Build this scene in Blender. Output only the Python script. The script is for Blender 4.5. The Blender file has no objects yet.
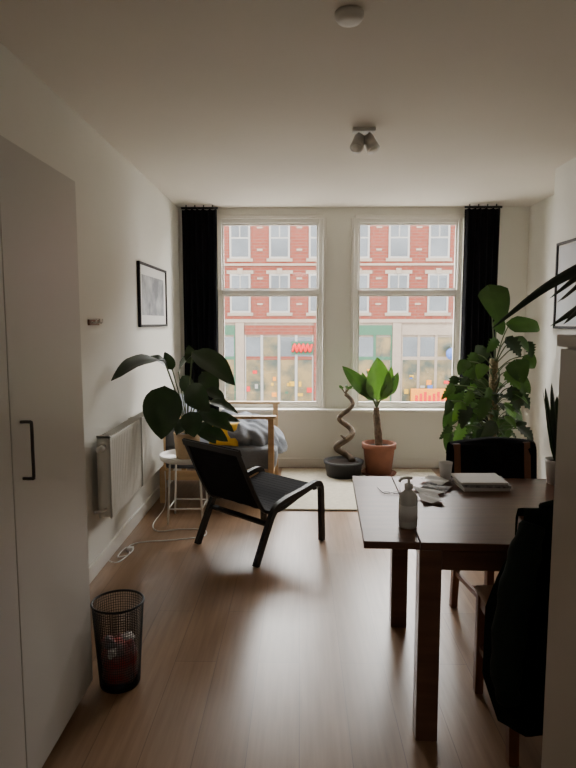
import bpy, bmesh, math, random
from mathutils import Vector, Matrix
random.seed(7)
scene = bpy.context.scene
V = Vector

# ---------------------------------------------------------------- materials
def mat(name, col, rough=0.5, metal=0.0, nscale=0, namt=0.0, bump=0.0, bscale=60, col2=None, spec=0.5, trans=0.0):
    m = bpy.data.materials.new(name); m.use_nodes = True
    nt = m.node_tree; p = nt.nodes['Principled BSDF']
    p.inputs['Base Color'].default_value = (*col, 1)
    p.inputs['Roughness'].default_value = rough
    p.inputs['Metallic'].default_value = metal
    p.inputs['Specular IOR Level'].default_value = spec
    tc = nt.nodes.new('ShaderNodeTexCoord')
    if nscale:
        n = nt.nodes.new('ShaderNodeTexNoise'); n.inputs['Scale'].default_value = nscale
        n.inputs['Detail'].default_value = 4
        r = nt.nodes.new('ShaderNodeValToRGB')
        c2 = col2 if col2 else tuple(max(0, c * (1 - namt)) for c in col)
        r.color_ramp.elements[0].position = 0.35; r.color_ramp.elements[1].position = 0.65
        r.color_ramp.elements[0].color = (*c2, 1); r.color_ramp.elements[1].color = (*col, 1)
        nt.links.new(tc.outputs['Object'], n.inputs['Vector'])
        nt.links.new(n.outputs['Fac'], r.inputs['Fac'])
        nt.links.new(r.outputs['Color'], p.inputs['Base Color'])
    if bump:
        n2 = nt.nodes.new('ShaderNodeTexNoise'); n2.inputs['Scale'].default_value = bscale
        b = nt.nodes.new('ShaderNodeBump'); b.inputs['Strength'].default_value = bump
        b.inputs['Distance'].default_value = 0.01
        nt.links.new(tc.outputs['Object'], n2.inputs['Vector'])
        nt.links.new(n2.outputs['Fac'], b.inputs['Height'])
        nt.links.new(b.outputs['Normal'], p.inputs['Normal'])
    return m

def brickmat(name, c1, c2, mortar, bw, bh, msize, rough, rotz=0, mode='floor', bump=0.3, grain=False):
    m = bpy.data.materials.new(name); m.use_nodes = True
    nt = m.node_tree; p = nt.nodes['Principled BSDF']
    tc = nt.nodes.new('ShaderNodeTexCoord'); mp = nt.nodes.new('ShaderNodeMapping')
    if mode == 'floor':
        mp.inputs['Rotation'].default_value = (0, 0, rotz)
    else:
        mp.inputs['Rotation'].default_value = (math.radians(-90), 0, 0)
    b = nt.nodes.new('ShaderNodeTexBrick')
    b.inputs['Scale'].default_value = 1
    b.inputs['Brick Width'].default_value = bw; b.inputs['Row Height'].default_value = bh
    b.inputs['Mortar Size'].default_value = msize
    b.inputs['Color1'].default_value = (*c1, 1); b.inputs['Color2'].default_value = (*c2, 1)
    b.inputs['Mortar'].default_value = (*mortar, 1)
    b.offset = 0.37
    nt.links.new(tc.outputs['Object'], mp.inputs['Vector'])
    nt.links.new(mp.outputs['Vector'], b.inputs['Vector'])
    out = b.outputs['Color']
    if grain:
        mp2 = nt.nodes.new('ShaderNodeMapping'); mp2.inputs['Scale'].default_value = (26, 1.6, 1)
        n = nt.nodes.new('ShaderNodeTexNoise'); n.inputs['Scale'].default_value = 1.5; n.inputs['Detail'].default_value = 6
        mx = nt.nodes.new('ShaderNodeMixRGB'); mx.blend_type = 'MULTIPLY'; mx.inputs['Fac'].default_value = 0.7
        r = nt.nodes.new('ShaderNodeValToRGB')
        r.color_ramp.elements[0].position = 0.3; r.color_ramp.elements[1].position = 0.7
        r.color_ramp.elements[0].color = (.6, .54, .46, 1); r.color_ramp.elements[1].color = (1, 1, 1, 1)
        nt.links.new(tc.outputs['Object'], mp2.inputs['Vector']); nt.links.new(mp2.outputs['Vector'], n.inputs['Vector'])
        nt.links.new(n.outputs['Fac'], r.inputs['Fac'])
        nt.links.new(out, mx.inputs[1]); nt.links.new(r.outputs['Color'], mx.inputs[2]); out = mx.outputs['Color']
    nt.links.new(out, p.inputs['Base Color'])
    p.inputs['Roughness'].default_value = rough
    return m

def woodmat(name, c1, c2, rough=0.4, sc=(3, 30, 30)):
    m = bpy.data.materials.new(name); m.use_nodes = True
    nt = m.node_tree; p = nt.nodes['Principled BSDF']
    tc = nt.nodes.new('ShaderNodeTexCoord'); mp = nt.nodes.new('ShaderNodeMapping')
    mp.inputs['Scale'].default_value = sc
    n = nt.nodes.new('ShaderNodeTexNoise'); n.inputs['Scale'].default_value = 1.2; n.inputs['Detail'].default_value = 6
    r = nt.nodes.new('ShaderNodeValToRGB')
    r.color_ramp.elements[0].position = 0.3; r.color_ramp.elements[1].position = 0.7
    r.color_ramp.elements[0].color = (*c1, 1); r.color_ramp.elements[1].color = (*c2, 1)
    nt.links.new(tc.outputs['Object'], mp.inputs['Vector']); nt.links.new(mp.outputs['Vector'], n.inputs['Vector'])
    nt.links.new(n.outputs['Fac'], r.inputs['Fac']); nt.links.new(r.outputs['Color'], p.inputs['Base Color'])
    p.inputs['Roughness'].default_value = rough
    return m

def leafmat(name, c, c2, rough=0.4):
    m = mat(name, c, rough, nscale=6, col2=c2)
    nt = m.node_tree; p = nt.nodes['Principled BSDF']
    tr = nt.nodes.new('ShaderNodeBsdfTranslucent'); tr.inputs['Color'].default_value = (c[0]*1.4, c[1]*1.5, c[2]*.8, 1)
    mx = nt.nodes.new('ShaderNodeMixShader'); mx.inputs[0].default_value = 0.15
    o = nt.nodes['Material Output']
    nt.links.new(p.outputs[0], mx.inputs[1]); nt.links.new(tr.outputs[0], mx.inputs[2]); nt.links.new(mx.outputs[0], o.inputs['Surface'])
    return m

def glassmat():
    m = bpy.data.materials.new('window_glass'); m.use_nodes = True
    nt = m.node_tree; nt.nodes.remove(nt.nodes['Principled BSDF'])
    t = nt.nodes.new('ShaderNodeBsdfTransparent'); g = nt.nodes.new('ShaderNodeBsdfGlossy')
    g.inputs['Roughness'].default_value = 0.02
    mx = nt.nodes.new('ShaderNodeMixShader'); mx.inputs[0].default_value = 0.05
    nt.links.new(t.outputs[0], mx.inputs[1]); nt.links.new(g.outputs[0], mx.inputs[2])
    nt.links.new(mx.outputs[0], nt.nodes['Material Output'].inputs['Surface'])
    return m

WALL = mat('wall_paint', (.76, .745, .68), .75, nscale=1.5, namt=.04, bump=.05, bscale=90)
CEIL = mat('ceiling_paint', (.77, .72, .64), .8, nscale=1.2, namt=.04)
TRIM = mat('white_gloss_paint', (.72, .69, .63), .4)
FLOOR = brickmat('laminate_floor', (.315, .192, .112), (.262, .156, .088), (.17, .095, .055), 1.3, .19, .0015, .31, rotz=math.radians(90), grain=True)
BRICK = brickmat('red_brick', (.31, .072, .045), (.255, .057, .036), (.26, .12, .09), .42, .14, .02, .9, mode='wall')
STONE = mat('pale_stone', (.42, .34, .27), .8, nscale=2, namt=.1)
WHITEP = mat('facade_white_paint', (.45, .43, .40), .6)
GREENP = mat('shop_green_paint', (.06, .17, .10), .6)
FGLASS = mat('facade_glass', (.20, .22, .24), .2, metal=.5, nscale=.7, namt=.3)
SGLASS = mat('shop_glass', (.07, .09, .07), .3, nscale=1.6, col2=(.34, .24, .10))
ORANGE = mat('orange_sign', (.95, .33, .02), .6)
REDS = mat('red_sign', (.85, .02, .02), .5)
BLUES = mat('blue_sign', (.1, .2, .6), .5)
ASPH = mat('asphalt', (.25, .24, .23), .9, nscale=3, namt=.2)
GLASS = glassmat()
BLACKC = mat('black_curtain_cloth', (.012, .012, .016), .9, bump=.3, bscale=200, spec=.2)
BLACKW = mat('black_stained_wood', (.010, .009, .009), .5, spec=.35)
BLACKF = mat('black_mesh_fabric', (.010, .009, .010), .9, spec=.12)
BLACKM = mat('black_metal', (.02, .02, .02), .4, metal=.6)
DARKM = mat('dark_handle_metal', (.07, .065, .06), .35, metal=.8)
SILVER = mat('brushed_metal', (.6, .58, .55), .35, metal=.8)
WARD = mat('wardrobe_laminate', (.55, .525, .475), .38, nscale=1, namt=.03)
CAB = mat('cabinet_laminate', (.47, .42, .35), .4)
WHITEM = mat('white_metal', (.70, .69, .64), .35)
RADM = mat('radiator_enamel', (.64, .62, .56), .45)
PLASTIC = mat('white_plastic', (.75, .74, .7), .4)
DWOOD = woodmat('dark_walnut_wood', (.098, .044, .026), (.155, .074, .043), .28, sc=(2, 25, 25))
RWOOD = woodmat('reddish_wood', (.16, .065, .032), (.24, .105, .055), .4, sc=(20, 20, 3))
LWOOD = woodmat('light_birch_wood', (.50, .33, .17), (.62, .42, .23), .45, sc=(4, 20, 20))
SEATM = mat('tan_seat_cloth', (.34, .23, .14), .7, bump=.3, bscale=150)
GREYC = mat('grey_cloth', (.24, .26, .30), .9, nscale=5, namt=.3, bump=.4, bscale=60)
YELLOW = mat('yellow_cloth', (.75, .45, .04), .85, bump=.3)
RUG = mat('cream_wool', (.66, .60, .48), .95, nscale=30, namt=.15, bump=.8, bscale=160)
TERRA = mat('terracotta', (.24, .09, .05), .8, nscale=8, namt=.2)
BPOT = mat('black_ceramic', (.02, .02, .022), .5)
BEIGEP = mat('beige_pot', (.42, .28, .15), .7, nscale=20, namt=.2)
WPOT = mat('white_ceramic', (.75, .74, .72), .3)
SOIL = mat('soil', (.03, .02, .015), .95, bump=.6)
BARK = mat('bark', (.16, .11, .07), .9, nscale=25, namt=.5, bump=.6)
MOSS = mat('moss_pole', (.25, .19, .09), .95, nscale=60, namt=.5, bump=1)
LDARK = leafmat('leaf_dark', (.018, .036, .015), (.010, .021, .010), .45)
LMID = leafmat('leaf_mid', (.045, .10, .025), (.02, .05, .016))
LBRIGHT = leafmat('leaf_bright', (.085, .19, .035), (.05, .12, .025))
LSTRAP = leafmat('leaf_strap_dark', (.012, .022, .012), (.006, .012, .008))
STEM = mat('plant_stem', (.07, .10, .035), .6)
JACK = mat('dark_green_jacket', (.011, .021, .016), .85, nscale=6, namt=.3, bump=.3, bscale=40, spec=.25)
PAPER = mat('paper', (.75, .74, .72), .7)
PAPERB = mat('printed_paper', (.45, .45, .46), .7, nscale=70, namt=.6)
ART = mat('art_print', (.16, .17, .19), .6, nscale=6, col2=(.45, .46, .47))
SCREEN = mat('framed_glass_print', (.62, .68, .72), .35, nscale=2, namt=.15)
BAG = mat('waste_paper', (.25, .28, .30), .6, nscale=14, col2=(.45, .06, .05))
SOAP = mat('bottle_plastic', (.60, .60, .57), .3)
BOX = mat('woven_box', (.16, .12, .12), .8, nscale=40, namt=.5)

# ---------------------------------------------------------------- builder
def catmull(pts, n=6):
    P = [V(p) for p in pts]
    out = []
    for i in range(len(P) - 1):
        p0 = P[max(i-1, 0)]; p1 = P[i]; p2 = P[i+1]; p3 = P[min(i+2, len(P)-1)]
        for k in range(n):
            t = k / n
            out.append(0.5 * ((2*p1) + (p2-p0)*t + (2*p0-5*p1+4*p2-p3)*t*t + (3*p1-p0-3*p2+p3)*t**3))
    out.append(P[-1])
    return out

class B:
    def __init__(s, name, M=None):
        s.name = name; s.bm = bmesh.new(); s.mats = []; s.M = M or Matrix.Identity(4)
    def mi(s, m):
        if m not in s.mats: s.mats.append(m)
        return s.mats.index(m)
    def merge(s, t, m, smooth=False, M=None):
        MM = s.M @ M if M is not None else s.M
        k = s.mi(m)
        bmesh.ops.recalc_face_normals(t, faces=t.faces[:])
        vm = {v: s.bm.verts.new(MM @ v.co) for v in t.verts}
        for f in t.faces:
            nf = s.bm.faces.new([vm[v] for v in f.verts]); nf.material_index = k; nf.smooth = smooth
        t.free()
    def box(s, lo, hi, m, bev=0.0, M=None, seg=2, smooth=False):
        t = bmesh.new(); bmesh.ops.create_cube(t, size=1)
        lo = V(lo); hi = V(hi); c = (lo+hi)/2; d = hi-lo
        for v in t.verts: v.co = V((c[0]+v.co[0]*d[0], c[1]+v.co[1]*d[1], c[2]+v.co[2]*d[2]))
        if bev: bmesh.ops.bevel(t, geom=t.edges[:], offset=bev, segments=seg, affect='EDGES', profile=.5)
        s.merge(t, m, smooth, M)
    def tube(s, path, r, m, seg=8, closed=False, M=None):
        P = [V(p) for p in path]; n = len(P)
        R = r if isinstance(r, (list, tuple)) else [r]*n
        t = bmesh.new(); rings = []
        up = None
        for i in range(n):
            if closed: tg = P[(i+1) % n]-P[i-1]
            else: tg = P[min(i+1, n-1)]-P[max(i-1, 0)]
            tg.normalize()
            if up is None:
                up = V((0, 0, 1)) if abs(tg.z) < .9 else V((1, 0, 0))
            a = up - tg*up.dot(tg)
            if a.length < 1e-5: a = V((0, 1, 0)) - tg*tg.y
            a.normalize(); up = a; b = tg.cross(a)
            rings.append([t.verts.new(P[i]+(a*math.cos(2*math.pi*k/seg)+b*math.sin(2*math.pi*k/seg))*R[i]) for k in range(seg)])
        for i in range(n if closed else n-1):
            A = rings[i]; C = rings[(i+1) % n]
            for k in range(seg): t.faces.new([A[k], A[(k+1) % seg], C[(k+1) % seg], C[k]])
        if not closed:
            t.faces.new(rings[0]); t.faces.new(rings[-1])
        s.merge(t, m, True, M)
    def lathe(s, prof, c, m, seg=32, M=None):
        t = bmesh.new(); c = V(c); rings = []
        for (r, z) in prof:
            r = max(r, 1e-4)
            rings.append([t.verts.new(c+V((r*math.cos(2*math.pi*k/seg), r*math.sin(2*math.pi*k/seg), z))) for k in range(seg)])
        for A, C in zip(rings, rings[1:]):
            for k in range(seg): t.faces.new([A[k], A[(k+1) % seg], C[(k+1) % seg], C[k]])
        t.faces.new(rings[0]); t.faces.new(rings[-1])
        s.merge(t, m, True, M)
    def grid(s, G, m, M=None, thick=0):
        t = bmesh.new(); vs = [[t.verts.new(V(p)) for p in row] for row in G]
        for i in range(len(G)-1):
            for j in range(len(G[0])-1):
                t.faces.new([vs[i][j], vs[i][j+1], vs[i+1][j+1], vs[i+1][j]])
        if thick: bmesh.ops.solidify(t, geom=t.faces[:], thickness=thick)
        s.merge(t, m, True, M)
    def rsweep(s, path, wdir, w, th, m, M=None):
        P = [V(p) for p in path]; wd = V(wdir).normalized(); t = bmesh.new(); rings = []
        for i, p in enumerate(P):
            tg = (P[min(i+1, len(P)-1)]-P[max(i-1, 0)]).normalized(); n = tg.cross(wd).normalized()
            rings.append([t.verts.new(p+wd*a*w/2+n*b*th/2) for a, b in ((-1, -1), (1, -1), (1, 1), (-1, 1))])
        for A, C in zip(rings, rings[1:]):
            for k in range(4): t.faces.new([A[k], A[(k+1) % 4], C[(k+1) % 4], C[k]])
        t.faces.new(rings[0]); t.faces.new(rings[-1]); s.merge(t, m, False, M)
    def leaf(s, base, tip, width, m, face=(0, -1, .3), sag=.12, fold=.15, kind='oval', nx=6, ny=10, wave=0.0):
        a = V(base); b = V(tip); ax = b-a; L = ax.length; ax.normalize()
        nrm = V(face); nrm -= ax*nrm.dot(ax)
        if nrm.length < .05: nrm = V((0, 0, 1)) - ax*ax.z
        nrm.normalize(); side = ax.cross(nrm)
        G = []
        ph = random.random()*6
        for i in range(ny+1):
            t = i/ny
            if kind == 'oval': w = math.sin(math.pi*t**.75)**.75 if 0 < t < 1 else 0
            elif kind == 'heart': w = (min(1, (t*6)**.6))*(1-t**2.2)**.8 if t < 1 else 0
            elif kind == 'split': w = (min(1, (t*6)**.6))*(1-t**2.2)**.8*(1 if i % 2 else .62) if t < 1 else 0
            elif kind == 'strap': w = min(1, .45+t*2.2)*(1-t**3)
            w = max(w, .02)
            row = []
            for j in range(nx+1):
                q = (j/nx-.5)*2
                p = a+ax*(L*t)+side*(q*w*width/2)+nrm*(abs(q)*w*width*fold + math.sin(math.pi*t)*L*sag + wave*width*math.sin(t*14+ph)*abs(q))
                if kind in ('heart', 'split') and t < .2: p -= ax*(abs(q)*.10*L*(1-t*5))
                row.append(p)
            G.append(row)
        s.grid(G, m)
    def strap(s, path, width, m, side=(0, 1, 0), n=6):
        P = catmull(path, n); G = []
        N = len(P)
        for i, p in enumerate(P):
            t = i/(N-1); w = width*min(1, .5+t*2)*(1-t**4)+.001
            tg = (P[min(i+1, N-1)]-P[max(i-1, 0)]).normalized()
            sd = V(side); sd -= tg*sd.dot(tg); sd.normalize(); nn = tg.cross(sd)
            G.append([p+sd*q*w/2+nn*abs(q)*w*.15 for q in (-1, -.5, 0, .5, 1)])
        s.grid(G, m)
    def done(s, subsurf=0):
        me = bpy.data.meshes.new(s.name); s.bm.to_mesh(me); s.bm.free()
        for m in s.mats: me.materials.append(m)
        o = bpy.data.objects.new(s.name, me); scene.collection.objects.link(o)
        if subsurf:
            md = o.modifiers.new('sub', 'SUBSURF'); md.levels = subsurf; md.render_levels = subsurf
        return o

# ---------------------------------------------------------------- room
XL, XR, XR2, YB, YF, H = -1.26, 1.96, 2.34, 6.32, -1.2, 2.72
b = B('floor'); b.box((XL-.1, YF-.1, -.1), (XR2+.14, YB+.25, 0), FLOOR); b.done()
b = B('ceiling'); b.box((XL-.1, YF-.1, H), (XR2+.14, YB+.25, H+.12), CEIL); b.done()
b = B('wall_left'); b.box((XL-.1, YF-.1, 0), (XL, YB+.25, H), WALL); b.done()
b = B('wall_right'); b.box((XR, YF-.1, 0), (XR2+.14, 4.8, H), WALL); b.box((XR2, 4.8, 0), (XR2+.14, YB+.25, H), WALL); b.done()
b = B('wall_front'); b.box((XL, YF-.1, 0), (XR, YF, H), WALL); b.done()
WX = [(-.865, .235), (.56, 1.675)]; WZ0, WZ1 = .64, 2.615
b = B('wall_back')
b.box((XL, YB, 0), (XR2, YB+.25, WZ0), WALL); b.box((XL, YB, WZ1), (XR2, YB+.25, H), WALL)
b.box((XL, YB, WZ0), (WX[0][0], YB+.25, WZ1), WALL)
b.box((WX[0][1], YB, WZ0), (WX[1][0], YB+.25, WZ1), WALL)
b.box((WX[1][1], YB, WZ0), (XR2, YB+.25, WZ1), WALL)
b.done()
for i, (x0, x1) in enumerate(WX):
    b = B('window_%d' % (i+1))
    f = .045; y0, y1 = YB+.03, YB+.10
    b.box((x0, y0, WZ0), (x0+f, y1, WZ1), TRIM, .006); b.box((x1-f, y0, WZ0), (x1, y1, WZ1), TRIM, .006)
    b.box((x0+f, y0, WZ0), (x1-f, y1, WZ0+f), TRIM, .006); b.box((x0+f, y0, WZ1-f), (x1-f, y1, WZ1), TRIM, .006)
    b.box((x0+f, y0-.01, 1.835), (x1-f, y1, 1.885), TRIM, .006)
    for (za, zb, yy) in ((WZ0+f, 1.835, .055), (1.885, WZ1-f, .075)):
        g = .018; Y0 = YB+yy
        b.box((x0+f, Y0-.015, za), (x0+f+g, Y0+.015, zb), TRIM); b.box((x1-f-g, Y0-.015, za), (x1-f, Y0+.015, zb), TRIM)
        b.box((x0+f+g, Y0-.015, za), (x1-f-g, Y0+.015, za+g), TRIM); b.box((x0+f+g, Y0-.015, zb-g), (x1-f-g, Y0+.015, zb), TRIM)
        b.box((x0+f+g, Y0-.002, za+g), (x1-f-g, Y0+.002, zb-g), GLASS)
    # sash lift
    b.box(((x0+x1)/2-.04, YB+.02, WZ0+.05), ((x0+x1)/2+.04, YB+.04, WZ0+.065), SILVER, .004)
    b.done()
b = B('trim_window')
for x in (WX[0][0]-.035, WX[0][1], WX[1][0]-.035, WX[1][1]):
    b.box((x, YB-.018, WZ0), (x+.035, YB, WZ1), TRIM, .005)
for x0, x1 in WX: b.box((x0, YB-.018, WZ1-.01), (x1, YB, WZ1+.03), TRIM, .005)
b.done()
b = B('trim_sill'); b.box((-.86, YB-.09, WZ0-.035), (1.67, YB+.0, WZ0-.002), TRIM, .008); b.done()
b = B('baseboard_left'); b.box((XL, 2.4, 0), (XL+.015, YB, .10), TRIM, .004); b.done()
b = B('baseboard_back'); b.box((XL+.02, YB-.015, 0), (XR2, YB, .10), TRIM, .004); b.done()
b = B('baseboard_right'); b.box((XR-.015, YF, 0), (XR, 4.8, .10), TRIM, .004); b.done()

# portals (sampling aid for the sky light through the two windows)
for x0, x1 in WX:
    L = bpy.data.lights.new('window_portal', 'AREA'); L.shape = 'RECTANGLE'; L.size = x1-x0; L.size_y = WZ1-WZ0
    L.cycles.is_portal = True
    o = bpy.data.objects.new('window_portal', L); o.location = ((x0+x1)/2, YB+.2, (WZ0+WZ1)/2)
    o.rotation_euler = (math.radians(-90), 0, 0); scene.collection.objects.link(o)

# ---------------------------------------------------------------- curtains
def curtain(x0, x1, z0, yc, folds, ph):
    b = B('curtain'); G = []
    nx, nz = folds*8, 14
    for i in range(nz+1):
        t = i/nz; z = 2.675-(2.675-z0)*t; row = []
        for j in range(nx+1):
            s = j/nx
            x = x0+(x1-x0)*s + .01*math.sin(6*t+s*9)*s*(1-s)*3
            y = yc+.035*math.sin(s*folds*2*math.pi+ph+.5*math.sin(3*t))*(.7+.3*t)
            row.append((x, y, z))
        G.append(row)
    b.grid(G, BLACKC, thick=.006)
    b.tube([(x0-.005, yc, 2.69), (x1+.01, yc, 2.69)], .012, BLACKM)
    for k in range(4):
        xx = x0+(x1-x0)*(k+.5)/4; b.tube([(xx, yc, 2.69), (xx, yc, H)], .006, BLACKM, 6)
    b.done()
curtain(-1.195, -.84, .52, 6.17, 6, 0)
curtain(1.645, 2.0, .45, 6.17, 6, 1)

# ---------------------------------------------------------------- wardrobe
b = B('wardrobe')
WT = 2.09; FX = -.87
b.box((XL+.005, .62, .06), (FX-.022, 2.36, WT-.005), WARD)
b.box((XL+.01, .63, 0), (FX-.05, 2.35, .06), WARD)
for (ya, yb_) in ((.62, 1.205), (1.211, 1.762), (1.768, 2.37)):
    b.box((FX-.02, ya, .05), (FX, yb_, WT), WARD, .0015)
for y in (1.83, 1.70-.55):
    b.tube(catmull([(FX, y, 1.24), (FX+.028, y, 1.24), (FX+.034, y, 1.232), (FX+.034, y, 1.15), (FX+.034, y, 1.068), (FX+.028, y, 1.06), (FX, y, 1.06)], 3), .0055, DARKM)
b.done()
b = B('storage_box'); b.box((-1.2, 1.35, WT+.002), (-.90, 1.84, WT+.085), BOX, .008); b.box((-1.205, 1.345, WT+.086), (-.895, 1.845, WT+.105), SILVER, .006); b.done()

# ---------------------------------------------------------------- waste basket
b = B('wire_waste_basket'); cx, cy = -.775, 2.435; hb = .365
def wr(z): return .083+.024*z/hb
N = 64
for k in range(N):
    a = 2*math.pi*k/N
    b.tube([(cx+wr(z)*math.cos(a), cy+wr(z)*math.sin(a), z) for z in (.006, hb)], .0013, BLACKM, 4)
for i in range(32):
    z = .01+i*(hb-.015)/31
    b.tube([(cx+wr(z)*math.cos(2*math.pi*k/36), cy+wr(z)*math.sin(2*math.pi*k/36), z) for k in range(36)], .0012, BLACKM, 4, closed=True)
b.tube([(cx+wr(hb)*math.cos(2*math.pi*k/40), cy+wr(hb)*math.sin(2*math.pi*k/40), hb) for k in range(40)], .005, BLACKM, 8, closed=True)
b.lathe([(.083, .0), (.083, .03), (.079, .03), (.079, .004)], (cx, cy, 0), BLACKM)
prof = [(.06, .01), (.075, .04), (.07, .09), (.078, .13), (.06, .17), (.03, .19)]
b.lathe(prof, (cx, cy, 0), BAG, 14)
for k in range(7):
    a = k*.9; p = V((cx+.045*math.cos(a), cy+.045*math.sin(a), .15+.05*random.random()))
    t = bmesh.new(); bmesh.ops.create_icosphere(t, subdivisions=2, radius=.027)
    for v in t.verts: v.co *= .75+.5*random.random()
    b.merge(t, [BAG, PAPER, BLUES, REDS][k % 4] if k % 2 else BAG, False, Matrix.Translation(p))
b.done()

# ---------------------------------------------------------------- radiator
b = B('radiator'); RX = XL+.012
for (ya, yb_) in ((3.52, 4.20), (4.24, 4.90)):
    b.box((RX+.03, ya, .36), (RX+.045, yb_, .86), RADM, .005); b.box((RX+.095, ya, .36), (RX+.11, yb_, .86), RADM, .005)
    n = int((yb_-ya)/.035)
    for k in range(n):
        y = ya+.02+k*(yb_-ya-.04)/(n-1); b.box((RX+.108, y-.008, .38), (RX+.1115, y+.008, .84), RADM, .001)
        b.box((RX+.035, y-.002, .862), (RX+.105, y+.002, .868), RADM)
    b.box((RX+.028, ya, .855), (RX+.112, ya+.01, .872), RADM); b.box((RX+.028, yb_-.01, .37), (RX+.112, yb_, .872), RADM); b.box((RX+.028, ya, .37), (RX+.112, ya+.01, .87), RADM)
b.box((XL+.002, 3.7, .5), (RX+.03, 3.73, .8), RADM); b.box((XL+.002, 4.6, .5), (RX+.03, 4.63, .8), RADM)
b.tube([(RX+.07, 4.20, .42), (RX+.07, 4.24, .42)], .012, RADM)
b.tube([(RX+.07, 3.52, .42), (RX+.07, 3.47, .42), (RX+.02, 3.46, .42)], .009, RADM)
b.tube([(RX+.07, 3.52, .80), (RX+.07, 3.44, .80)], .02, RADM, 12)
b.done()

# ---------------------------------------------------------------- wall art, hooks
def frame(name, x, y0, y1, z0, z1, sgn, art, fm, matw=.09, ft=.02):
    b = B(name)
    xs = sorted((x, x+sgn*.025)); xm = sorted((x, x+sgn*.012)); xa = sorted((x+sgn*.012, x+sgn*.014))
    b.box((xs[0], y0, z0), (xs[1], y0+ft, z1), fm, .003); b.box((xs[0], y1-ft, z0), (xs[1], y1, z1), fm, .003)
    b.box((xs[0], y0+ft, z0), (xs[1], y1-ft, z0+ft), fm, .003); b.box((xs[0], y0+ft, z1-ft), (xs[1], y1-ft, z1), fm, .003)
    b.box((xm[0], y0+ft, z0+ft), (xm[1], y1-ft, z1-ft), PAPER)
    b.box((xa[0], y0+ft+matw, z0+ft+matw), (xa[1], y1-ft-matw, z1-ft-matw), art)
    b.done()
frame('framed_picture', XL+.001, 4.66, 5.6, 1.51, 2.02, 1, ART, BLACKW, matw=.075)
frame('framed_print', XR-.001, 3.75, 4.66, 1.50, 2.14, -1, SCREEN, BLACKW, matw=.012)
b = B('wall_hook_rack'); b.box((XL, 3.55, 1.53), (XL+.015, 3.72, 1.565), RWOOD, .003)
for y in (3.58, 3.635, 3.69): b.tube(catmull([(XL+.015, y, 1.55), (XL+.04, y, 1.545), (XL+.045, y, 1.57)], 4), .005, SILVER)
b.done()

# ---------------------------------------------------------------- ceiling fixtures
b = B('smoke_detector'); b.lathe([(.055, 0), (.055, -.018), (.045, -.032), (.02, -.036), (.0, -.036)], (.185, 2.42, H), PLASTIC); b.done()
b = B('ceiling_spotlight'); c = V((.385, 3.80, H))
b.box(c+V((-.07, -.035, -.022)), c+V((.07, .035, 0)), PLASTIC, .006)
for sx, ang in ((-.03, (-.25, -.55, -.8)), (.035, (.35, -.3, -.85))):
    p = c+V((sx, 0, -.022)); q = p+V((0, 0, -.05)); d = V(ang).normalized()
    b.tube([p, q], .007, SILVER)
    b.tube([q-d*.035, q-d*.03, q+d*.03, q+d*.065, q+d*.066], [.02, .034, .038, .042, .034], SILVER, 16)
    b.tube([q+d*.06, q+d*.068], [.03, .03], PLASTIC, 16)
b.done()

# ---------------------------------------------------------------- rug
b = B('area_rug')
b.box((-.19, 4.82, .001), (1.38, 6.2, .016), RUG, .006)
b.done()

# ---------------------------------------------------------------- lounge chair (black)
fw = V((.667, .745, 0)).normalized(); sd = V((-fw.y, fw.x, 0)); org = V((-.267, 3.66, 0))
M = Matrix(((fw.x, sd.x, 0, org.x), (fw.y, sd.y, 0, org.y), (0, 0, 1, 0), (0, 0, 0, 1)))
b = B('slatted_lounge_chair', M)
W = .62
prof = catmull([(.61, 0, .41), (.45, 0, .372), (.27, 0, .322), (.13, 0, .33), (.06, 0, .41), (-.02, 0, .56), (-.12, 0, .77)], 8)
side = catmull([(0, 0, 0), (.09, 0, .19), (.17, 0, .33), (.27, 0, .375), (.45, 0, .405), (.585, 0, .43), (.635, 0, .40), (.645, 0, .30), (.655, 0, 0)], 6)
for y in (.016, W-.016):
    b.rsweep([p+V((0, y, 0)) for p in side], (0, 1, 0), .035, .036, BLACKW)
for y in (.05, W-.05):
    b.rsweep([p+V((0, y, -.012)) for p in prof], (0, 1, 0), .026, .018, BLACKW)
# slats along length
cum = [0]
for p, q in zip(prof, prof[1:]): cum.append(cum[-1]+(q-p).length)
L = cum[-1]; ns = 34
def at(s):
    for i in range(len(cum)-1):
        if cum[i+1] >= s: break
    t = (s-cum[i])/(cum[i+1]-cum[i]); return prof[i].lerp(prof[i+1], t), (prof[i+1]-prof[i]).normalized()
for k in range(ns):
    s = .012+(L-.024)*k/(ns-1); p, tg = at(s)
    b.rsweep([p+V((0, .04, 0)), p+V((0, W-.04, 0))], tg, .028, .005, BLACKF)
for y in (.16, .31, .46):
    b.rsweep([p+V((0, y, -.004)) for p in prof], (0, 1, 0), .02, .004, BLACKF)
b.rsweep([(.125, .03, .245), (.125, W-.03, .245)], (1, 0, .3), .035, .018, BLACKW)
b.rsweep([(.60, .03, .385), (.60, W-.03, .385)], (1, 0, 0), .03, .02, BLACKW)
b.rsweep([(-.115, .03, .75), (-.115, W-.03, .75)], (-.4, 0, 1), .04, .02, BLACKW)
b.done()

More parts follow.
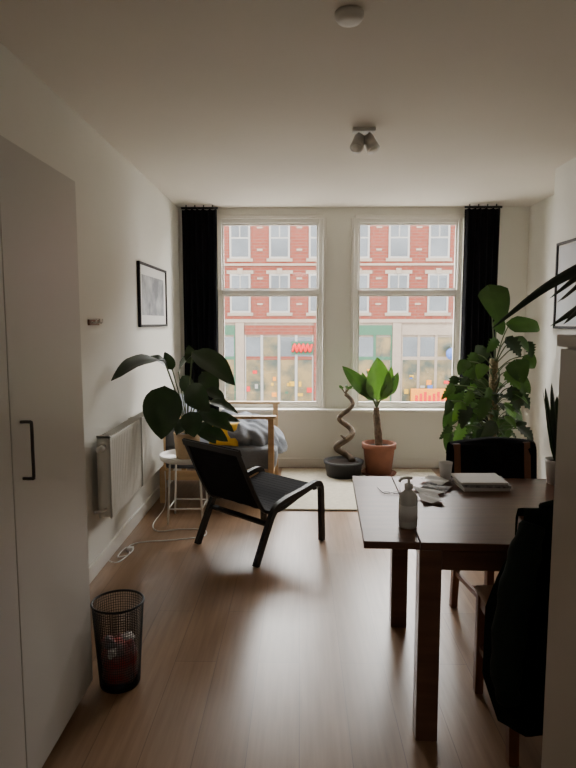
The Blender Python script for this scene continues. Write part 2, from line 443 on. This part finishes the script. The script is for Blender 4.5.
# ---------------------------------------------------------------- daybed sofa
b = B('wooden_daybed')
for y in (5.0, 5.93):
    for x in (-1.20, -.27): b.box((x, y, 0), (x+.05, y+.05, .735), LWOOD, .005)
    b.box((-1.22, y-.01, .735), (-.20, y+.06, .76), LWOOD, .005)
    b.box((-1.15, y+.01, .20), (-.27, y+.04, .28), LWOOD, .004)
for x in (-1.19, -.26): b.box((x, 5.05, .20), (x+.03, 5.93, .28), LWOOD, .004)
b.box((-1.18, 5.06, .28), (-.20, 5.92, .47), GREYC, .05, seg=4, smooth=True)
b.box((-1.22, 5.08, .45), (-1.02, 5.90, .85), GREYC, .06, seg=4, smooth=True)
t = bmesh.new(); bmesh.ops.create_icosphere(t, subdivisions=5, radius=1)
for v in t.verts:
    c = v.co; k = 1+.08*math.sin(c.x*7+c.y*3)+.08*math.sin(c.y*9-c.z*5)+.05*math.sin(c.x*17+c.z*6)+.03*math.sin(c.y*23+c.x*5)
    v.co = V((c.x*.36*k, c.y*.36*k, c.z*.17*k))
b.merge(t, GREYC, True, Matrix.Translation((-.50, 5.47, .52)) @ Matrix.Rotation(.30, 4, 'Y'))
b.done()
def pillow(name, c, R, sx, sz, th, m):
    b = B(name)
    for sg in (1, -1):
        G = []
        for i in range(15):
            row = []
            for j in range(15):
                u = i/7-1; w = j/7-1
                h = ((1-u**4)*(1-w**4))**.5*th
                row.append((u*sx*(1-.08*(1-w*w)*abs(u)), w*sz*(1-.08*(1-u*u)*abs(w)), sg*h))
            G.append(row)
        b.grid(G, m, M=Matrix.Translation(c) @ R)
    b.done()
pillow('yellow_pillow', (-.66, 5.14, .58), Matrix.Rotation(1.1, 4, 'X') @ Matrix.Rotation(.1, 4, 'Y'), .13, .11, .045, YELLOW)

# ---------------------------------------------------------------- side table and big leaf plant
tx, ty = -.88, 4.60
b = B('tray_side_table')
b.lathe([(.0, .485), (.205, .485), (.215, .50), (.215, .525), (.208, .525), (.205, .495), (.0, .495)], (tx, ty, 0), WHITEM, 40)
for k in range(4):
    a = math.pi/4+k*math.pi/2; a2 = a+math.pi
    p = V((tx+.16*math.cos(a), ty+.16*math.sin(a), .48)); q = V((tx+.19*math.cos(a), ty+.19*math.sin(a), 0))
    b.tube([p, q], .008, WHITEM)
for zz, rr in ((.47, .16), (.12, .183)):
    for k in range(4):
        a = math.pi/4+k*math.pi/2; a2 = a+math.pi/2
        b.tube([(tx+rr*math.cos(a), ty+rr*math.sin(a), zz), (tx+rr*math.cos(a2), ty+rr*math.sin(a2), zz)], .006, WHITEM, 6)
b.done()
def pot(b, c, r, h, m, rb=None, rim=True):
    rb = rb or r*.75; w = r*.08
    pr = [(0, 0), (rb, 0), (rb+(r-rb)*.82, h*.82)]
    if rim: pr += [(r*1.04, h*.83), (r*1.06, h)]
    else: pr += [(r, h)]
    pr += [(r-w, h), (r-w*1.2, h*.86), (0, h*.86)]
    b.lathe(pr, c, m)
    b.lathe([(r*.86, 0), (r*.8, h*.03), (0, h*.035)], V(c)+V((0, 0, h*.86)), SOIL)
def px(u, v, Y):   # metric helper: position on the vertical plane at distance Y seen from the room centreline
    dy = (v-384)/600; fwd = .9947-.1028*dy; dn = .1028+.9947*dy
    d = Y/fwd
    return V(((u-300)/600*d, Y, 1.55-Y*dn/fwd))
b = B('rubber_plant')
pc = V((tx-.0, ty, .4955)); pot(b, pc, .105, .20, BEIGEP, .085, rim=False)
leaves = [((164, 362), (110, 381), 26, (.1, -.5, 1), 4.30, 3.72), ((164, 386), (161, 440), 39, (.15, -1, .2), 4.36, 4.28),
          ((192, 352), (235, 386), 27, (.2, -.8, .8), 4.55, 4.45), ((191, 364), (188, 345), 12, (.3, -1, 0), 4.7, 4.7),
          ((188, 386), (210, 412), 24, (-.2, -1, .3), 4.55, 4.45), ((208, 402), (238, 414), 13, (.2, -.6, 1), 4.5, 4.45),
          ((190, 412), (194, 438), 22, (.1, -1, .3), 4.5, 4.42), ((166, 366), (148, 357), 12, (0, -.7, .8), 4.5, 4.4),
          ((198, 412), (234, 432), 18, (0, -.8, .7), 4.6, 4.5), ((178, 372), (200, 350), 16, (0, -.5, 1), 4.75, 4.7),
          ((202, 372), (216, 400), 20, (.5, -1, .1), 4.75, 4.7), ((182, 376), (196, 398), 15, (-.3, -1, .4), 4.7, 4.65),
          ((206, 418), (240, 422), 13, (.1, -.7, .8), 4.7, 4.65), ((186, 420), (176, 436), 15, (-.2, -1, .4), 4.5, 4.4),
          ((198, 424), (216, 444), 17, (.2, -1, .4), 4.6, 4.5), ((204, 390), (226, 402), 14, (.1, -.7, .8), 4.65, 4.6),
          ((172, 370), (164, 352), 11, (.2, -.9, .3), 4.7, 4.7), ((206, 430), (228, 442), 14, (.1, -.8, .6), 4.6, 4.55)]
st0 = pc+V((0, 0, .17))
for (ua, va), (ub, vb), w, fc, Y, Y2 in leaves:
    a = px(ua, va, Y); t_ = px(ub, vb, Y2)
    b.leaf(a, t_, w*.0077*Y2/4.5, LDARK, fc, sag=.10, fold=.12, kind='oval', wave=.03)
    mid = (st0+a)/2+V((0, 0, .05))
    b.tube(catmull([st0+V((random.uniform(-.02, .02), random.uniform(-.02, .02), 0)), st0.lerp(mid, .6)+V((0, 0, .03)), mid, a], 4), .005, STEM, 6)
b.done()
b = B('loose_power_cable')
b.tube(catmull([(-1.135, 4.93, .30), (-1.13, 4.92, .10), (-1.13, 4.84, .006), (-1.125, 4.45, .006), (-1.05, 4.30, .006), (-.90, 4.34, .006), (-.72, 4.34, .006), (-.70, 4.20, .006), (-.90, 4.12, .006), (-1.1, 4.08, .006), (-1.18, 4.0, .006), (-1.14, 3.85, .006), (-1.20, 3.80, .008), (-1.19, 3.95, .012), (-1.13, 3.92, .012), (-1.17, 3.72, .006), (-1.225, 3.70, .02)], 8), .004, PLASTIC, 6)
b.box((-1.17, 3.90, .001), (-1.13, 3.94, .03), PLASTIC, .006)
b.done()

# ---------------------------------------------------------------- window plants
b = B('potted_twisted_tree'); c = V((.44, 5.93, .017))
pot(b, c, .19, .15, BPOT, .17, rim=True)
P = []; R = []
for i in range(60):
    t = i/59; z = .14+.68*t; a = t*math.pi*4.6
    am = .085*(1-.35*t)
    P.append(c+V((am*math.cos(a)+.03*t, am*math.sin(a)*.7, z))); R.append(.036*(1-.45*t))
b.tube(P, R, BARK, 10)
top = P[-1]
for k in range(5):
    a = k*1.3; e = top+V((.04*math.cos(a), .04*math.sin(a), .05)); b.tube([top, e], .006, BARK, 6)
    b.leaf(e, e+V((.03*math.cos(a), .04*math.sin(a), .03)), .03, LMID)
b.tube([P[20], P[20]+V((-.06, -.02, .05))], [.02, .008], BARK, 8)
b.done()
b = B('potted_banana_plant'); c = V((.80, 5.99, .017))
pot(b, c, .165, .32, TERRA, .125)
b.lathe([(0, 0), (.165, 0), (.18, .02), (.17, .02), (.16, .008), (0, .008)], c-V((0, 0, .0005)), TERRA)
trunk = catmull([c+V((0, 0, .27)), c+V((-.01, 0, .42)), c+V((-.03, 0, .60)), c+V((-.03, 0, .68))], 5)
b.tube(trunk, [.04]*6+[.037]*5+[.03]*5, BARK, 12)
tp = trunk[-1]
for (ua, va), (ub, vb), w, fc, m in [((377, 400), (377, 357), 26, (.1, -1, .1), LBRIGHT), ((370, 396), (342, 366), 15, (-.1, -1, .3), LMID), ((384, 396), (398, 372), 12, (.3, -1, .1), LMID), ((372, 400), (352, 388), 9, (0, -.7, .7), LMID), ((381, 400), (391, 366), 13, (.3, -.8, 0), LBRIGHT), ((372, 398), (362, 372), 11, (-.3, -.8, 0), LMID)]:
    a = px(ua, va, 5.95); t_ = px(ub, vb, 5.93)
    b.tube(catmull([tp, (tp+a)/2+V((0, 0, .02)), a], 4), .010, STEM, 6)
    b.leaf(a, t_, w*.0101, m, fc, sag=.08, fold=.18, kind='oval', wave=.04)
b.done()

# ---------------------------------------------------------------- climbing corner plant
b = B('potted_monstera'); c = V((1.60, 4.95, .0))
pot(b, c, .17, .34, BPOT, .13)
b.tube([c+V((0, 0, .3)), c+V((-.01, 0, 1.25))], .035, MOSS, 12)
for k in range(2):
    b.tube([c+V((.038*math.cos(i*.35+k*3), .038*math.sin(i*.35+k*3), .3+i*.03)) for i in range(30)], .008, STEM, 6)
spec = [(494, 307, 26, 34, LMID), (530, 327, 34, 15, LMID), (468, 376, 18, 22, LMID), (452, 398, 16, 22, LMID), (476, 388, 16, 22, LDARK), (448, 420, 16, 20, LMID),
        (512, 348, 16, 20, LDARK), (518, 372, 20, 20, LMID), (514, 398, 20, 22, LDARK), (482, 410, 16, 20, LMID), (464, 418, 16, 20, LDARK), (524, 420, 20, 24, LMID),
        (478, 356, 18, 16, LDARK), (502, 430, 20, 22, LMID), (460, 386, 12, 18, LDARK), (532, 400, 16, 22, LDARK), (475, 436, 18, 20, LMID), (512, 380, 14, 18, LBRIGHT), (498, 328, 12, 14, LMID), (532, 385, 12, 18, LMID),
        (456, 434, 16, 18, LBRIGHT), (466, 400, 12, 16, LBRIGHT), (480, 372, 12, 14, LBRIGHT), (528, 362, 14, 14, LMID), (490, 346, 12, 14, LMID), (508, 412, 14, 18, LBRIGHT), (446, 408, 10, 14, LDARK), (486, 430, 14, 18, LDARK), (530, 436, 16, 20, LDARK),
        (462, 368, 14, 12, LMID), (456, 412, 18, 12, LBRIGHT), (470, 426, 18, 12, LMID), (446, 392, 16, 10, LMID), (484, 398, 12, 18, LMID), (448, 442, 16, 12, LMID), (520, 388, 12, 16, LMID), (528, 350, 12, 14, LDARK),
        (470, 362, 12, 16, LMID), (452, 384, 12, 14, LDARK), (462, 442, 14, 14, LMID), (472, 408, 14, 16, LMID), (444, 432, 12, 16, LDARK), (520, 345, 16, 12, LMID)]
for i, (u, v, w, h, m) in enumerate(spec):
    Y = 4.85+random.uniform(-.25, .2)
    ctr = px(u, v, Y)
    if ctr.x > 1.82: ctr.x = 1.82
    dx = .5*(1 if u > 495 else -1)*random.uniform(.2, 1.8)
    ax = V((dx, random.uniform(-.5, .1), -1)).normalized()
    if i == 1: ax = V((1, -.2, -.15)).normalized()
    if i == 0: ax = V((.25, -.3, -1)).normalized()
    hl = max(w, h)*.0082*.55
    a = ctr-ax*hl; t_ = ctr+ax*hl
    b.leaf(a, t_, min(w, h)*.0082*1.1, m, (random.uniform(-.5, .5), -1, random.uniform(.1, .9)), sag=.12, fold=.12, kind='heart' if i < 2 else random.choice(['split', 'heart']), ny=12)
    zs = min(max(a.z-.15, .35), 1.2); s0 = c+V((0, 0, zs))
    b.tube(catmull([s0, (s0+a)/2+V((0, 0, .04)), a], 4), .005, STEM, 5)
for i in range(90):
    ang = random.uniform(0, 6.28); z = random.uniform(.40, 1.02); r = random.uniform(.06, .24)
    a = c+V((r*math.cos(ang)-.05, r*math.sin(ang), z))
    t_ = a+V((.10*math.cos(ang), .10*math.sin(ang), random.uniform(-.11, .03)))
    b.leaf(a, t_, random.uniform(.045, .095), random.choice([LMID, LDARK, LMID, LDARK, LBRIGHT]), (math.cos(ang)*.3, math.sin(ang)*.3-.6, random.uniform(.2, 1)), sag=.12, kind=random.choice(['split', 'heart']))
    s0 = c+V((0, 0, z-.08)); b.tube([s0, (s0+a)/2+V((0, 0, .03)), a], .004, STEM, 5)
for v in b.bm.verts:          # foliage bends back where it would meet the chimney breast
    if v.co.x > 1.86: v.co.x = 1.86+(v.co.x-1.86)*.3
b.done()

# ---------------------------------------------------------------- dining table
TT = .763
M = Matrix.Translation((.232, 2.10, 0)) @ Matrix.Rotation(math.radians(-2.3), 4, 'Z')
TW, TD = 1.36, .93
b = B('dining_table', M)
b.box((0, 0, TT-.028), (.20, TD, TT), DWOOD, .003)
b.box((.203, 0, TT-.028), (TW, TD, TT), DWOOD, .003)
for x in (.20, 1.13):
    for y in (.0, TD-.095): b.box((x, y, 0), (x+.08, y+.08, TT-.028), DWOOD, .003)
b.box((.28, .03, .65), (1.13, .05, TT-.028), DWOOD); b.box((.28, TD-.05, .65), (1.13, TD-.03, TT-.028), DWOOD)
b.box((.22, .08, .65), (.24, TD-.095, TT-.028), DWOOD); b.box((1.17, .08, .65), (1.19, TD-.095, TT-.028), DWOOD)
b.done()

# ---------------------------------------------------------------- dining chairs
def dining_chair(M, upper):
    b = B('dining_chair', M)   # local: faces +y, back at y=0
    w, d = .43, .43
    for x in (0, w-.035):
        b.rsweep(catmull([(x+.0175, .0, 0), (x+.0175, .02, .25), (x+.0175, .025, .45), (x+.0175, 0, .70), (x+.0175, -.025, .90)], 4), (1, 0, 0), .035, .032, RWOOD)
        b.box((x, d-.035, 0), (x+.035, d, .435), RWOOD, .003)
        b.box((x+.008, .03, .38), (x+.027, d-.03, .43), RWOOD); b.box((x+.01, .03, .19), (x+.025, d-.03, .215), RWOOD)
    b.box((.03, d-.028, .38), (w-.03, d-.01, .43), RWOOD); b.box((.03, .015, .38), (w-.03, .03, .43), RWOOD)
    b.box((.03, .2, .192), (w-.03, .215, .212), RWOOD)
    b.box((-.005, .045, .435), (w+.005, d+.005, .462), SEATM, .01, smooth=True)
    if upper == 'slats':
        b.box((.035, -.033, .82), (w-.035, -.013, .90), RWOOD, .003)
        b.box((.035, -.018, .68), (w-.035, -.003, .73), RWOOD, .003); b.box((.035, .0, .55), (w-.035, .015, .60), RWOOD, .003)
    else:
        b.box((.035, -.022, .56), (w-.035, -.002, .90), BLACKF, .008)
    return b.done()
M1 = Matrix.Translation((.735, 1.985, 0)) @ Matrix.Rotation(math.radians(0), 4, 'Z')
dining_chair(M1, 'slats')
M2 = Matrix.Translation((1.25, 3.22, 0)) @ Matrix.Rotation(math.radians(188), 4, 'Z')
dining_chair(M2, 'panel')

# jacket on near chair
b = B('draped_jacket')
def jk(s, t):
    top = .935; inner = .40; outer = .78; tot = inner+outer
    q = t*tot
    hang = abs(q-inner)
    if q < inner: y = 2.015-.035*(hang < .02); z = top-hang
    else: y = 1.905+.02*math.sin(s*5)*min(1, hang*3)-.02*min(1, hang*2); z = top-hang
    if hang < .05:
        a = (q-inner)/.05*math.pi/2; y = 1.963-.05*math.sin(a); z = top-.05+.05*math.cos(a)
    if q > inner:
        wl = .22+min(hang, .35)*.32 - max(0, hang-.6)*.35
    else: wl = .225
    x = .965+s*wl
    y += .016*math.sin(s*11+z*4)*min(1, hang*3)*(0 if q < inner else 1)
    if q > inner and s < -.8: y += (-.8-s)*.35*min(1, hang*4)
    z -= .03*math.sin(s*4+1)*hang if q > inner else 0
    return (x, y, z)
G = [[jk(-1+2*j/28, i/44) for j in range(29)] for i in range(45)]
b.grid(G, JACK, thick=.006)
sl = catmull([(.755, 1.90, .90), (.725, 1.885, .80), (.695, 1.88, .62), (.68, 1.885, .42), (.695, 1.89, .30)], 5)
b.tube(sl, [.035+.02*math.sin(i/20*3.14)+.004*math.sin(i*1.7) for i in range(len(sl))], JACK, 14)
sl = catmull([(1.12, 1.88, .92), (1.15, 1.86, .7), (1.14, 1.87, .42)], 6)
b.tube(sl, [.045]*len(sl), JACK, 12)
b.tube(catmull([(.82, 1.99, .92), (.88, 1.94, .955), (.97, 1.93, .96), (1.06, 1.94, .955), (1.10, 1.99, .92)], 4), .022, JACK, 10)
b.done()
# garment over far chair back
b = B('draped_black_sweater')
G = []
for i in range(25):
    t = i/24; row = []
    for j in range(21):
        s = -1+2*j/20; q = (t-.5)*.56
        hang = abs(q); top = .915+.012*math.cos(s*2.5)
        if hang < .05:
            a = q/.05*math.pi/2; y = 3.25-.055*math.sin(a)*-1; z = top-.05+.05*math.cos(a)
        else:
            y = 3.25+(.055 if q > 0 else -.055)-.06*(hang-.05)*1.2; z = top-hang
        row.append((1.045+s*(.235+.03*hang), y+.006*math.sin(s*9+t*4)+s*.03, z))
    G.append(row)
b.grid(G, BLACKC, thick=.006); b.done()

# ---------------------------------------------------------------- table items
TZ = TT+.0005
b = B('soap_dispenser_bottle')
c = V((.418, 2.26, TZ))
b.lathe([(0, 0), (.033, 0), (.036, .006), (.036, .11), (.033, .128), (.018, .142), (.013, .146), (.013, .158), (0, .158)], c, SOAP, 28)
b.lathe([(.016, .150), (.016, .168), (.006, .170), (.005, .190), (0, .190)], c, PLASTIC, 20)
b.tube(catmull([c+V((.012, 0, .192)), c+V((-.01, -.005, .194)), c+V((-.032, -.012, .190)), c+V((-.038, -.014, .180))], 4), .006, PLASTIC, 8)
b.lathe([(.0365, .03), (.0368, .03), (.0368, .09), (.0365, .09)], c, PAPER, 28)
b.done()
b = B('stack_of_books')
for k, (dx, r, h, m) in enumerate(((0, .05, .016, PAPER), (.01, -.06, .014, PAPERB), (-.01, .02, .012, PAPER))):
    z = TZ+[0, .0162, .0304][k]
    b.box((-.11, -.09, z), (.11, .09, z+h), m, .002, M=Matrix.Translation((.87+dx, 2.84, 0)) @ Matrix.Rotation(r, 4, 'Z'))
b.done()
b = B('loose_papers')
for k, (x, y, r, s, m) in enumerate(((.60, 2.74, .4, .055, PAPER), (.65, 2.80, 1.0, .05, PAPERB), (.58, 2.60, .1, .045, PAPER), (.67, 2.90, .7, .05, PAPER))):
    G = []
    for i in range(9):
        G.append([(((i/4-1)*s), ((j/4-1)*s*1.3), TZ+.001+k*.002+.012*abs(math.sin(i*.4+j*.3+x*9))) for j in range(9)])
    b.grid(G, m, M=Matrix.Translation((x, y, 0)) @ Matrix.Rotation(r, 4, 'Z'))
b.done()
b = B('paper_cup')
b.lathe([(0, 0), (.025, 0), (.034, .085), (.032, .085), (.024, .004), (0, .004)], (.735, 2.98, TZ), PAPER, 20); b.done()
b = B('eyeglasses')
for x in (.40, .445):
    b.tube([(x+.018*math.cos(k*.52), 2.70+.014*math.sin(k*.52), TZ+.006) for k in range(12)], .0015, BLACKM, 5, closed=True)
b.tube([(.418, 2.70, TZ+.006), (.427, 2.70, TZ+.006)], .0015, BLACKM, 5)
b.tube([(.382, 2.70, TZ+.006), (.37, 2.80, TZ+.003)], .0015, BLACKM, 5); b.tube([(.463, 2.70, TZ+.006), (.475, 2.80, TZ+.003)], .0015, BLACKM, 5)
b.done()
b = B('potted_snake_plant'); c = V((1.27, 2.90, TZ))
pot(b, c, .07, .12, WPOT, .055, rim=False)
for k in range(9):
    a = k*.75; r = .03
    p0 = c+V((r*.5*math.cos(a), r*.5*math.sin(a), .10)); hgt = .28+.14*random.random()
    p1 = p0+V((.04*math.cos(a), .04*math.sin(a), hgt*.5)); p2 = p0+V((.08*math.cos(a), .07*math.sin(a), hgt))
    b.strap([p0, p1, p2], .045, LDARK, side=(math.sin(a)+.3, -math.cos(a), 0))
b.done()

# ---------------------------------------------------------------- near cabinet and its plant
b = B('tall_cabinet')
b.box((.636, .55, .06), (1.22, 1.44, 1.49), CAB); b.box((.65, .56, 0), (1.21, 1.43, .06), CAB)
b.box((.615, .54, 1.492), (1.23, 1.455, 1.52), CAB, .003)
for (ya, yb_) in ((.553, .993), (.997, 1.438)):
    b.box((.618, ya, .065), (.635, yb_, 1.487), CAB, .002)
for y in (.96, 1.03): b.tube([(.618, y, .85), (.595, y, .855), (.595, y, .98), (.618, y, .985)], .005, DARKM)
b.done()
b = B('potted_dracaena'); c = V((.82, 1.28, 1.5205))
pot(b, c, .075, .11, BPOT, .06, rim=False)
paths = [[(.82, 1.28, 1.61), (.74, 1.29, 1.692), (.645, 1.31, 1.686), (.54, 1.34, 1.63), (.432, 1.37, 1.535)],
         [(.82, 1.28, 1.61), (.72, 1.28, 1.655), (.64, 1.30, 1.62), (.575, 1.33, 1.545)],
         [(.82, 1.28, 1.61), (.74, 1.33, 1.64), (.66, 1.39, 1.60), (.60, 1.46, 1.54)],
         [(.82, 1.28, 1.61), (.70, 1.26, 1.61), (.63, 1.25, 1.58), (.59, 1.25, 1.54)]]
for k in range(12):
    a = k*.52-1.6; r = .2+.1*random.random()
    paths.append([(.82, 1.28, 1.61), (.82+r*.4*math.cos(a), 1.28+r*.4*math.sin(a), 1.70+.05*random.random()), (.82+r*.8*math.cos(a), 1.28+r*.8*math.sin(a), 1.68), (.82+r*1.2*math.cos(a), 1.28+r*1.2*math.sin(a), 1.6)])
for i, p in enumerate(paths):
    b.strap(p, .036 if i < 4 else .025, LSTRAP, side=(.25, .55, .85))
b.done()

# ---------------------------------------------------------------- exterior
b = B('brick_building')
FY = 28.0; SZ = -2.8
b.box((-22, FY, 1.5), (28, FY+1, 10), BRICK)
b.box((-22, FY, SZ), (28, FY+1, 1.5), STONE)
xs = [-.95-1.82*k for k in range(11)][::-1]+[-.95+1.82*k for k in range(1, 15)]
def fwin(x, z0, z1, w=.95):
    b.box((x-w/2-.12, FY-.06, z0-.14), (x+w/2+.12, FY, z0), STONE)
    b.box((x-w/2-.14, FY-.06, z1), (x+w/2+.14, FY, z1+.16), STONE)
    b.box((x-.12, FY-.10, z1), (x+.12, FY, z1+.25), STONE)
    b.box((x-w/2, FY-.05, z0), (x+w/2, FY, z1), WHITEP)
    zm = z0+(z1-z0)*.58
    b.box((x-w/2+.09, FY-.065, z0+.09), (x+w/2-.09, FY-.045, zm-.04), FGLASS)
    b.box((x-w/2+.09, FY-.065, zm+.04), (x-.03, FY-.045, z1-.08), FGLASS); b.box((x+.03, FY-.065, zm+.04), (x+w/2-.09, FY-.045, z1-.08), FGLASS)
for x in xs:
    fwin(x, 1.98, 3.75); fwin(x, 4.45, 6.05); fwin(x, 6.9, 8.3)
    for (z0, z1) in ((1.98, 3.75), (4.45, 6.05)):
        for zz in (z0+.35, z1-.25):
            b.box((x-.91-.13, FY-.03, zz), (x-.91+.13, FY, zz+.09), STONE)
for z, h in ((1.52, .16), (4.12, .10), (6.55, .12)): b.box((-22, FY-.10, z), (28, FY, z+h), STONE)
b.box((-22, FY-.4, 9.6), (28, FY, 10.1), WHITEP)
# shopfronts
k = 0
x = -21.0
while x < 27:
    w = 3.64
    b.box((x-.2, FY-.12, SZ), (x+.2, FY, 1.5), STONE if k % 2 else BRICK)
    m = [GREENP, BRICK, GREENP, STONE][k % 4]
    x0, x1 = x+.22, x+w-.22
    b.box((x0, FY-.08, .95), (x1, FY, 1.4), m)
    n = 4
    for i in range(n):
        xa = x0+(x1-x0)*i/n+.06; xb = x0+(x1-x0)*(i+1)/n-.06
        b.box((xa-.06, FY-.07, SZ), (xa, FY, .95), WHITEP if m == BRICK else m); b.box((xb, FY-.07, SZ), (xb+.06, FY, .95), WHITEP if m == BRICK else m)
        b.box((xa, FY-.05, -.05), (xb, FY-.02, .85), FGLASS if (i+k) % 3 else SGLASS)
        b.box((xa, FY-.05, -2.2), (xb, FY-.02, -.2), SGLASS)
        for r in range(3):
            cm = random.choice([ORANGE, REDS, GREENP, WHITEP, BLUES, YELLOW, YELLOW]); xx = random.uniform(xa, xb-.2); zz = random.uniform(-2.0, -.8)
            b.box((xx, FY-.07, zz), (xx+random.uniform(.1, .25), FY-.05, zz+random.uniform(.08, .25)), cm)
        b.box((xa, FY-.06, SZ), (xb, FY-.01, -2.2), m); b.box((xa, FY-.06, -.2), (xb, FY-.01, -.05), m)
    x += w; k += 1
b.done()
b = B('shop_banner'); b.box((5.1, FY-.5, -2.35), (7.2, FY-.42, -1.5), ORANGE, .02)
for i in range(9): b.box((5.3+i*.2, FY-.515, -2.1), (5.42+i*.2, FY-.50, -1.8+.08*(i % 3)), REDS)
b.box((5.3, FY-.42, -2.8), (5.36, FY-.36, -1.5), SILVER); b.box((6.8, FY-.42, -2.8), (6.86, FY-.36, -1.5), SILVER); b.done()
b = B('neon_shop_sign')
b.tube(catmull([(-.35+.1*i, FY-.2, .35+.18*((i % 2)*2-1)) for i in range(10)], 4), .06, REDS, 6); b.box((-.4, FY-.14, .05), (.6, FY-.12, .65), GREENP); b.done()
b = B('round_shop_sign'); b.tube([(6.95, FY-.5, .1), (6.95, FY-.42, .1)], .28, BLUES, 24); b.tube([(6.95, FY-.46, .35), (6.95, FY-.08, .42)], .03, SILVER); b.done()
b = B('street'); b.box((-40, 6.8, SZ-.2), (45, 40, SZ), ASPH); b.done()

# ---------------------------------------------------------------- world (sky brighter beyond the opposite roofs), camera, view
w = bpy.data.worlds.new('World'); scene.world = w; w.use_nodes = True
nt = w.node_tree; bg = nt.nodes['Background']; bg.inputs['Color'].default_value = (1.0, .985, .95, 1)
tc = nt.nodes.new('ShaderNodeTexCoord'); sp = nt.nodes.new('ShaderNodeSeparateXYZ'); mr = nt.nodes.new('ShaderNodeMapRange')
mr.inputs['From Min'].default_value = -.1; mr.inputs['From Max'].default_value = .5
mr.inputs['To Min'].default_value = 6.0; mr.inputs['To Max'].default_value = 31.0
nt.links.new(tc.outputs['Generated'], sp.inputs[0]); nt.links.new(sp.outputs['Y'], mr.inputs['Value'])
nt.links.new(mr.outputs['Result'], bg.inputs['Strength'])
L = bpy.data.lights.new('fill_light', 'AREA'); L.size = .9; L.energy = 7; L.color = (1, .94, .87)  # soft fill added unseen behind the camera to brighten the interior
o = bpy.data.objects.new('fill_light', L); o.location = (.3, -.6, 2.6); scene.collection.objects.link(o)

cam = bpy.data.cameras.new('camera'); cam.sensor_fit = 'HORIZONTAL'; cam.sensor_width = 36; cam.lens = 37.5
co = bpy.data.objects.new('camera', cam); co.location = (0, 0, 1.55)
co.rotation_euler = (math.radians(90-5.9), 0, math.radians(1.15)); scene.collection.objects.link(co)
scene.camera = co
scene.view_settings.view_transform = 'AgX'
try: scene.view_settings.look = 'AgX - Base Contrast'
except Exception: pass
scene.view_settings.exposure = 0.0
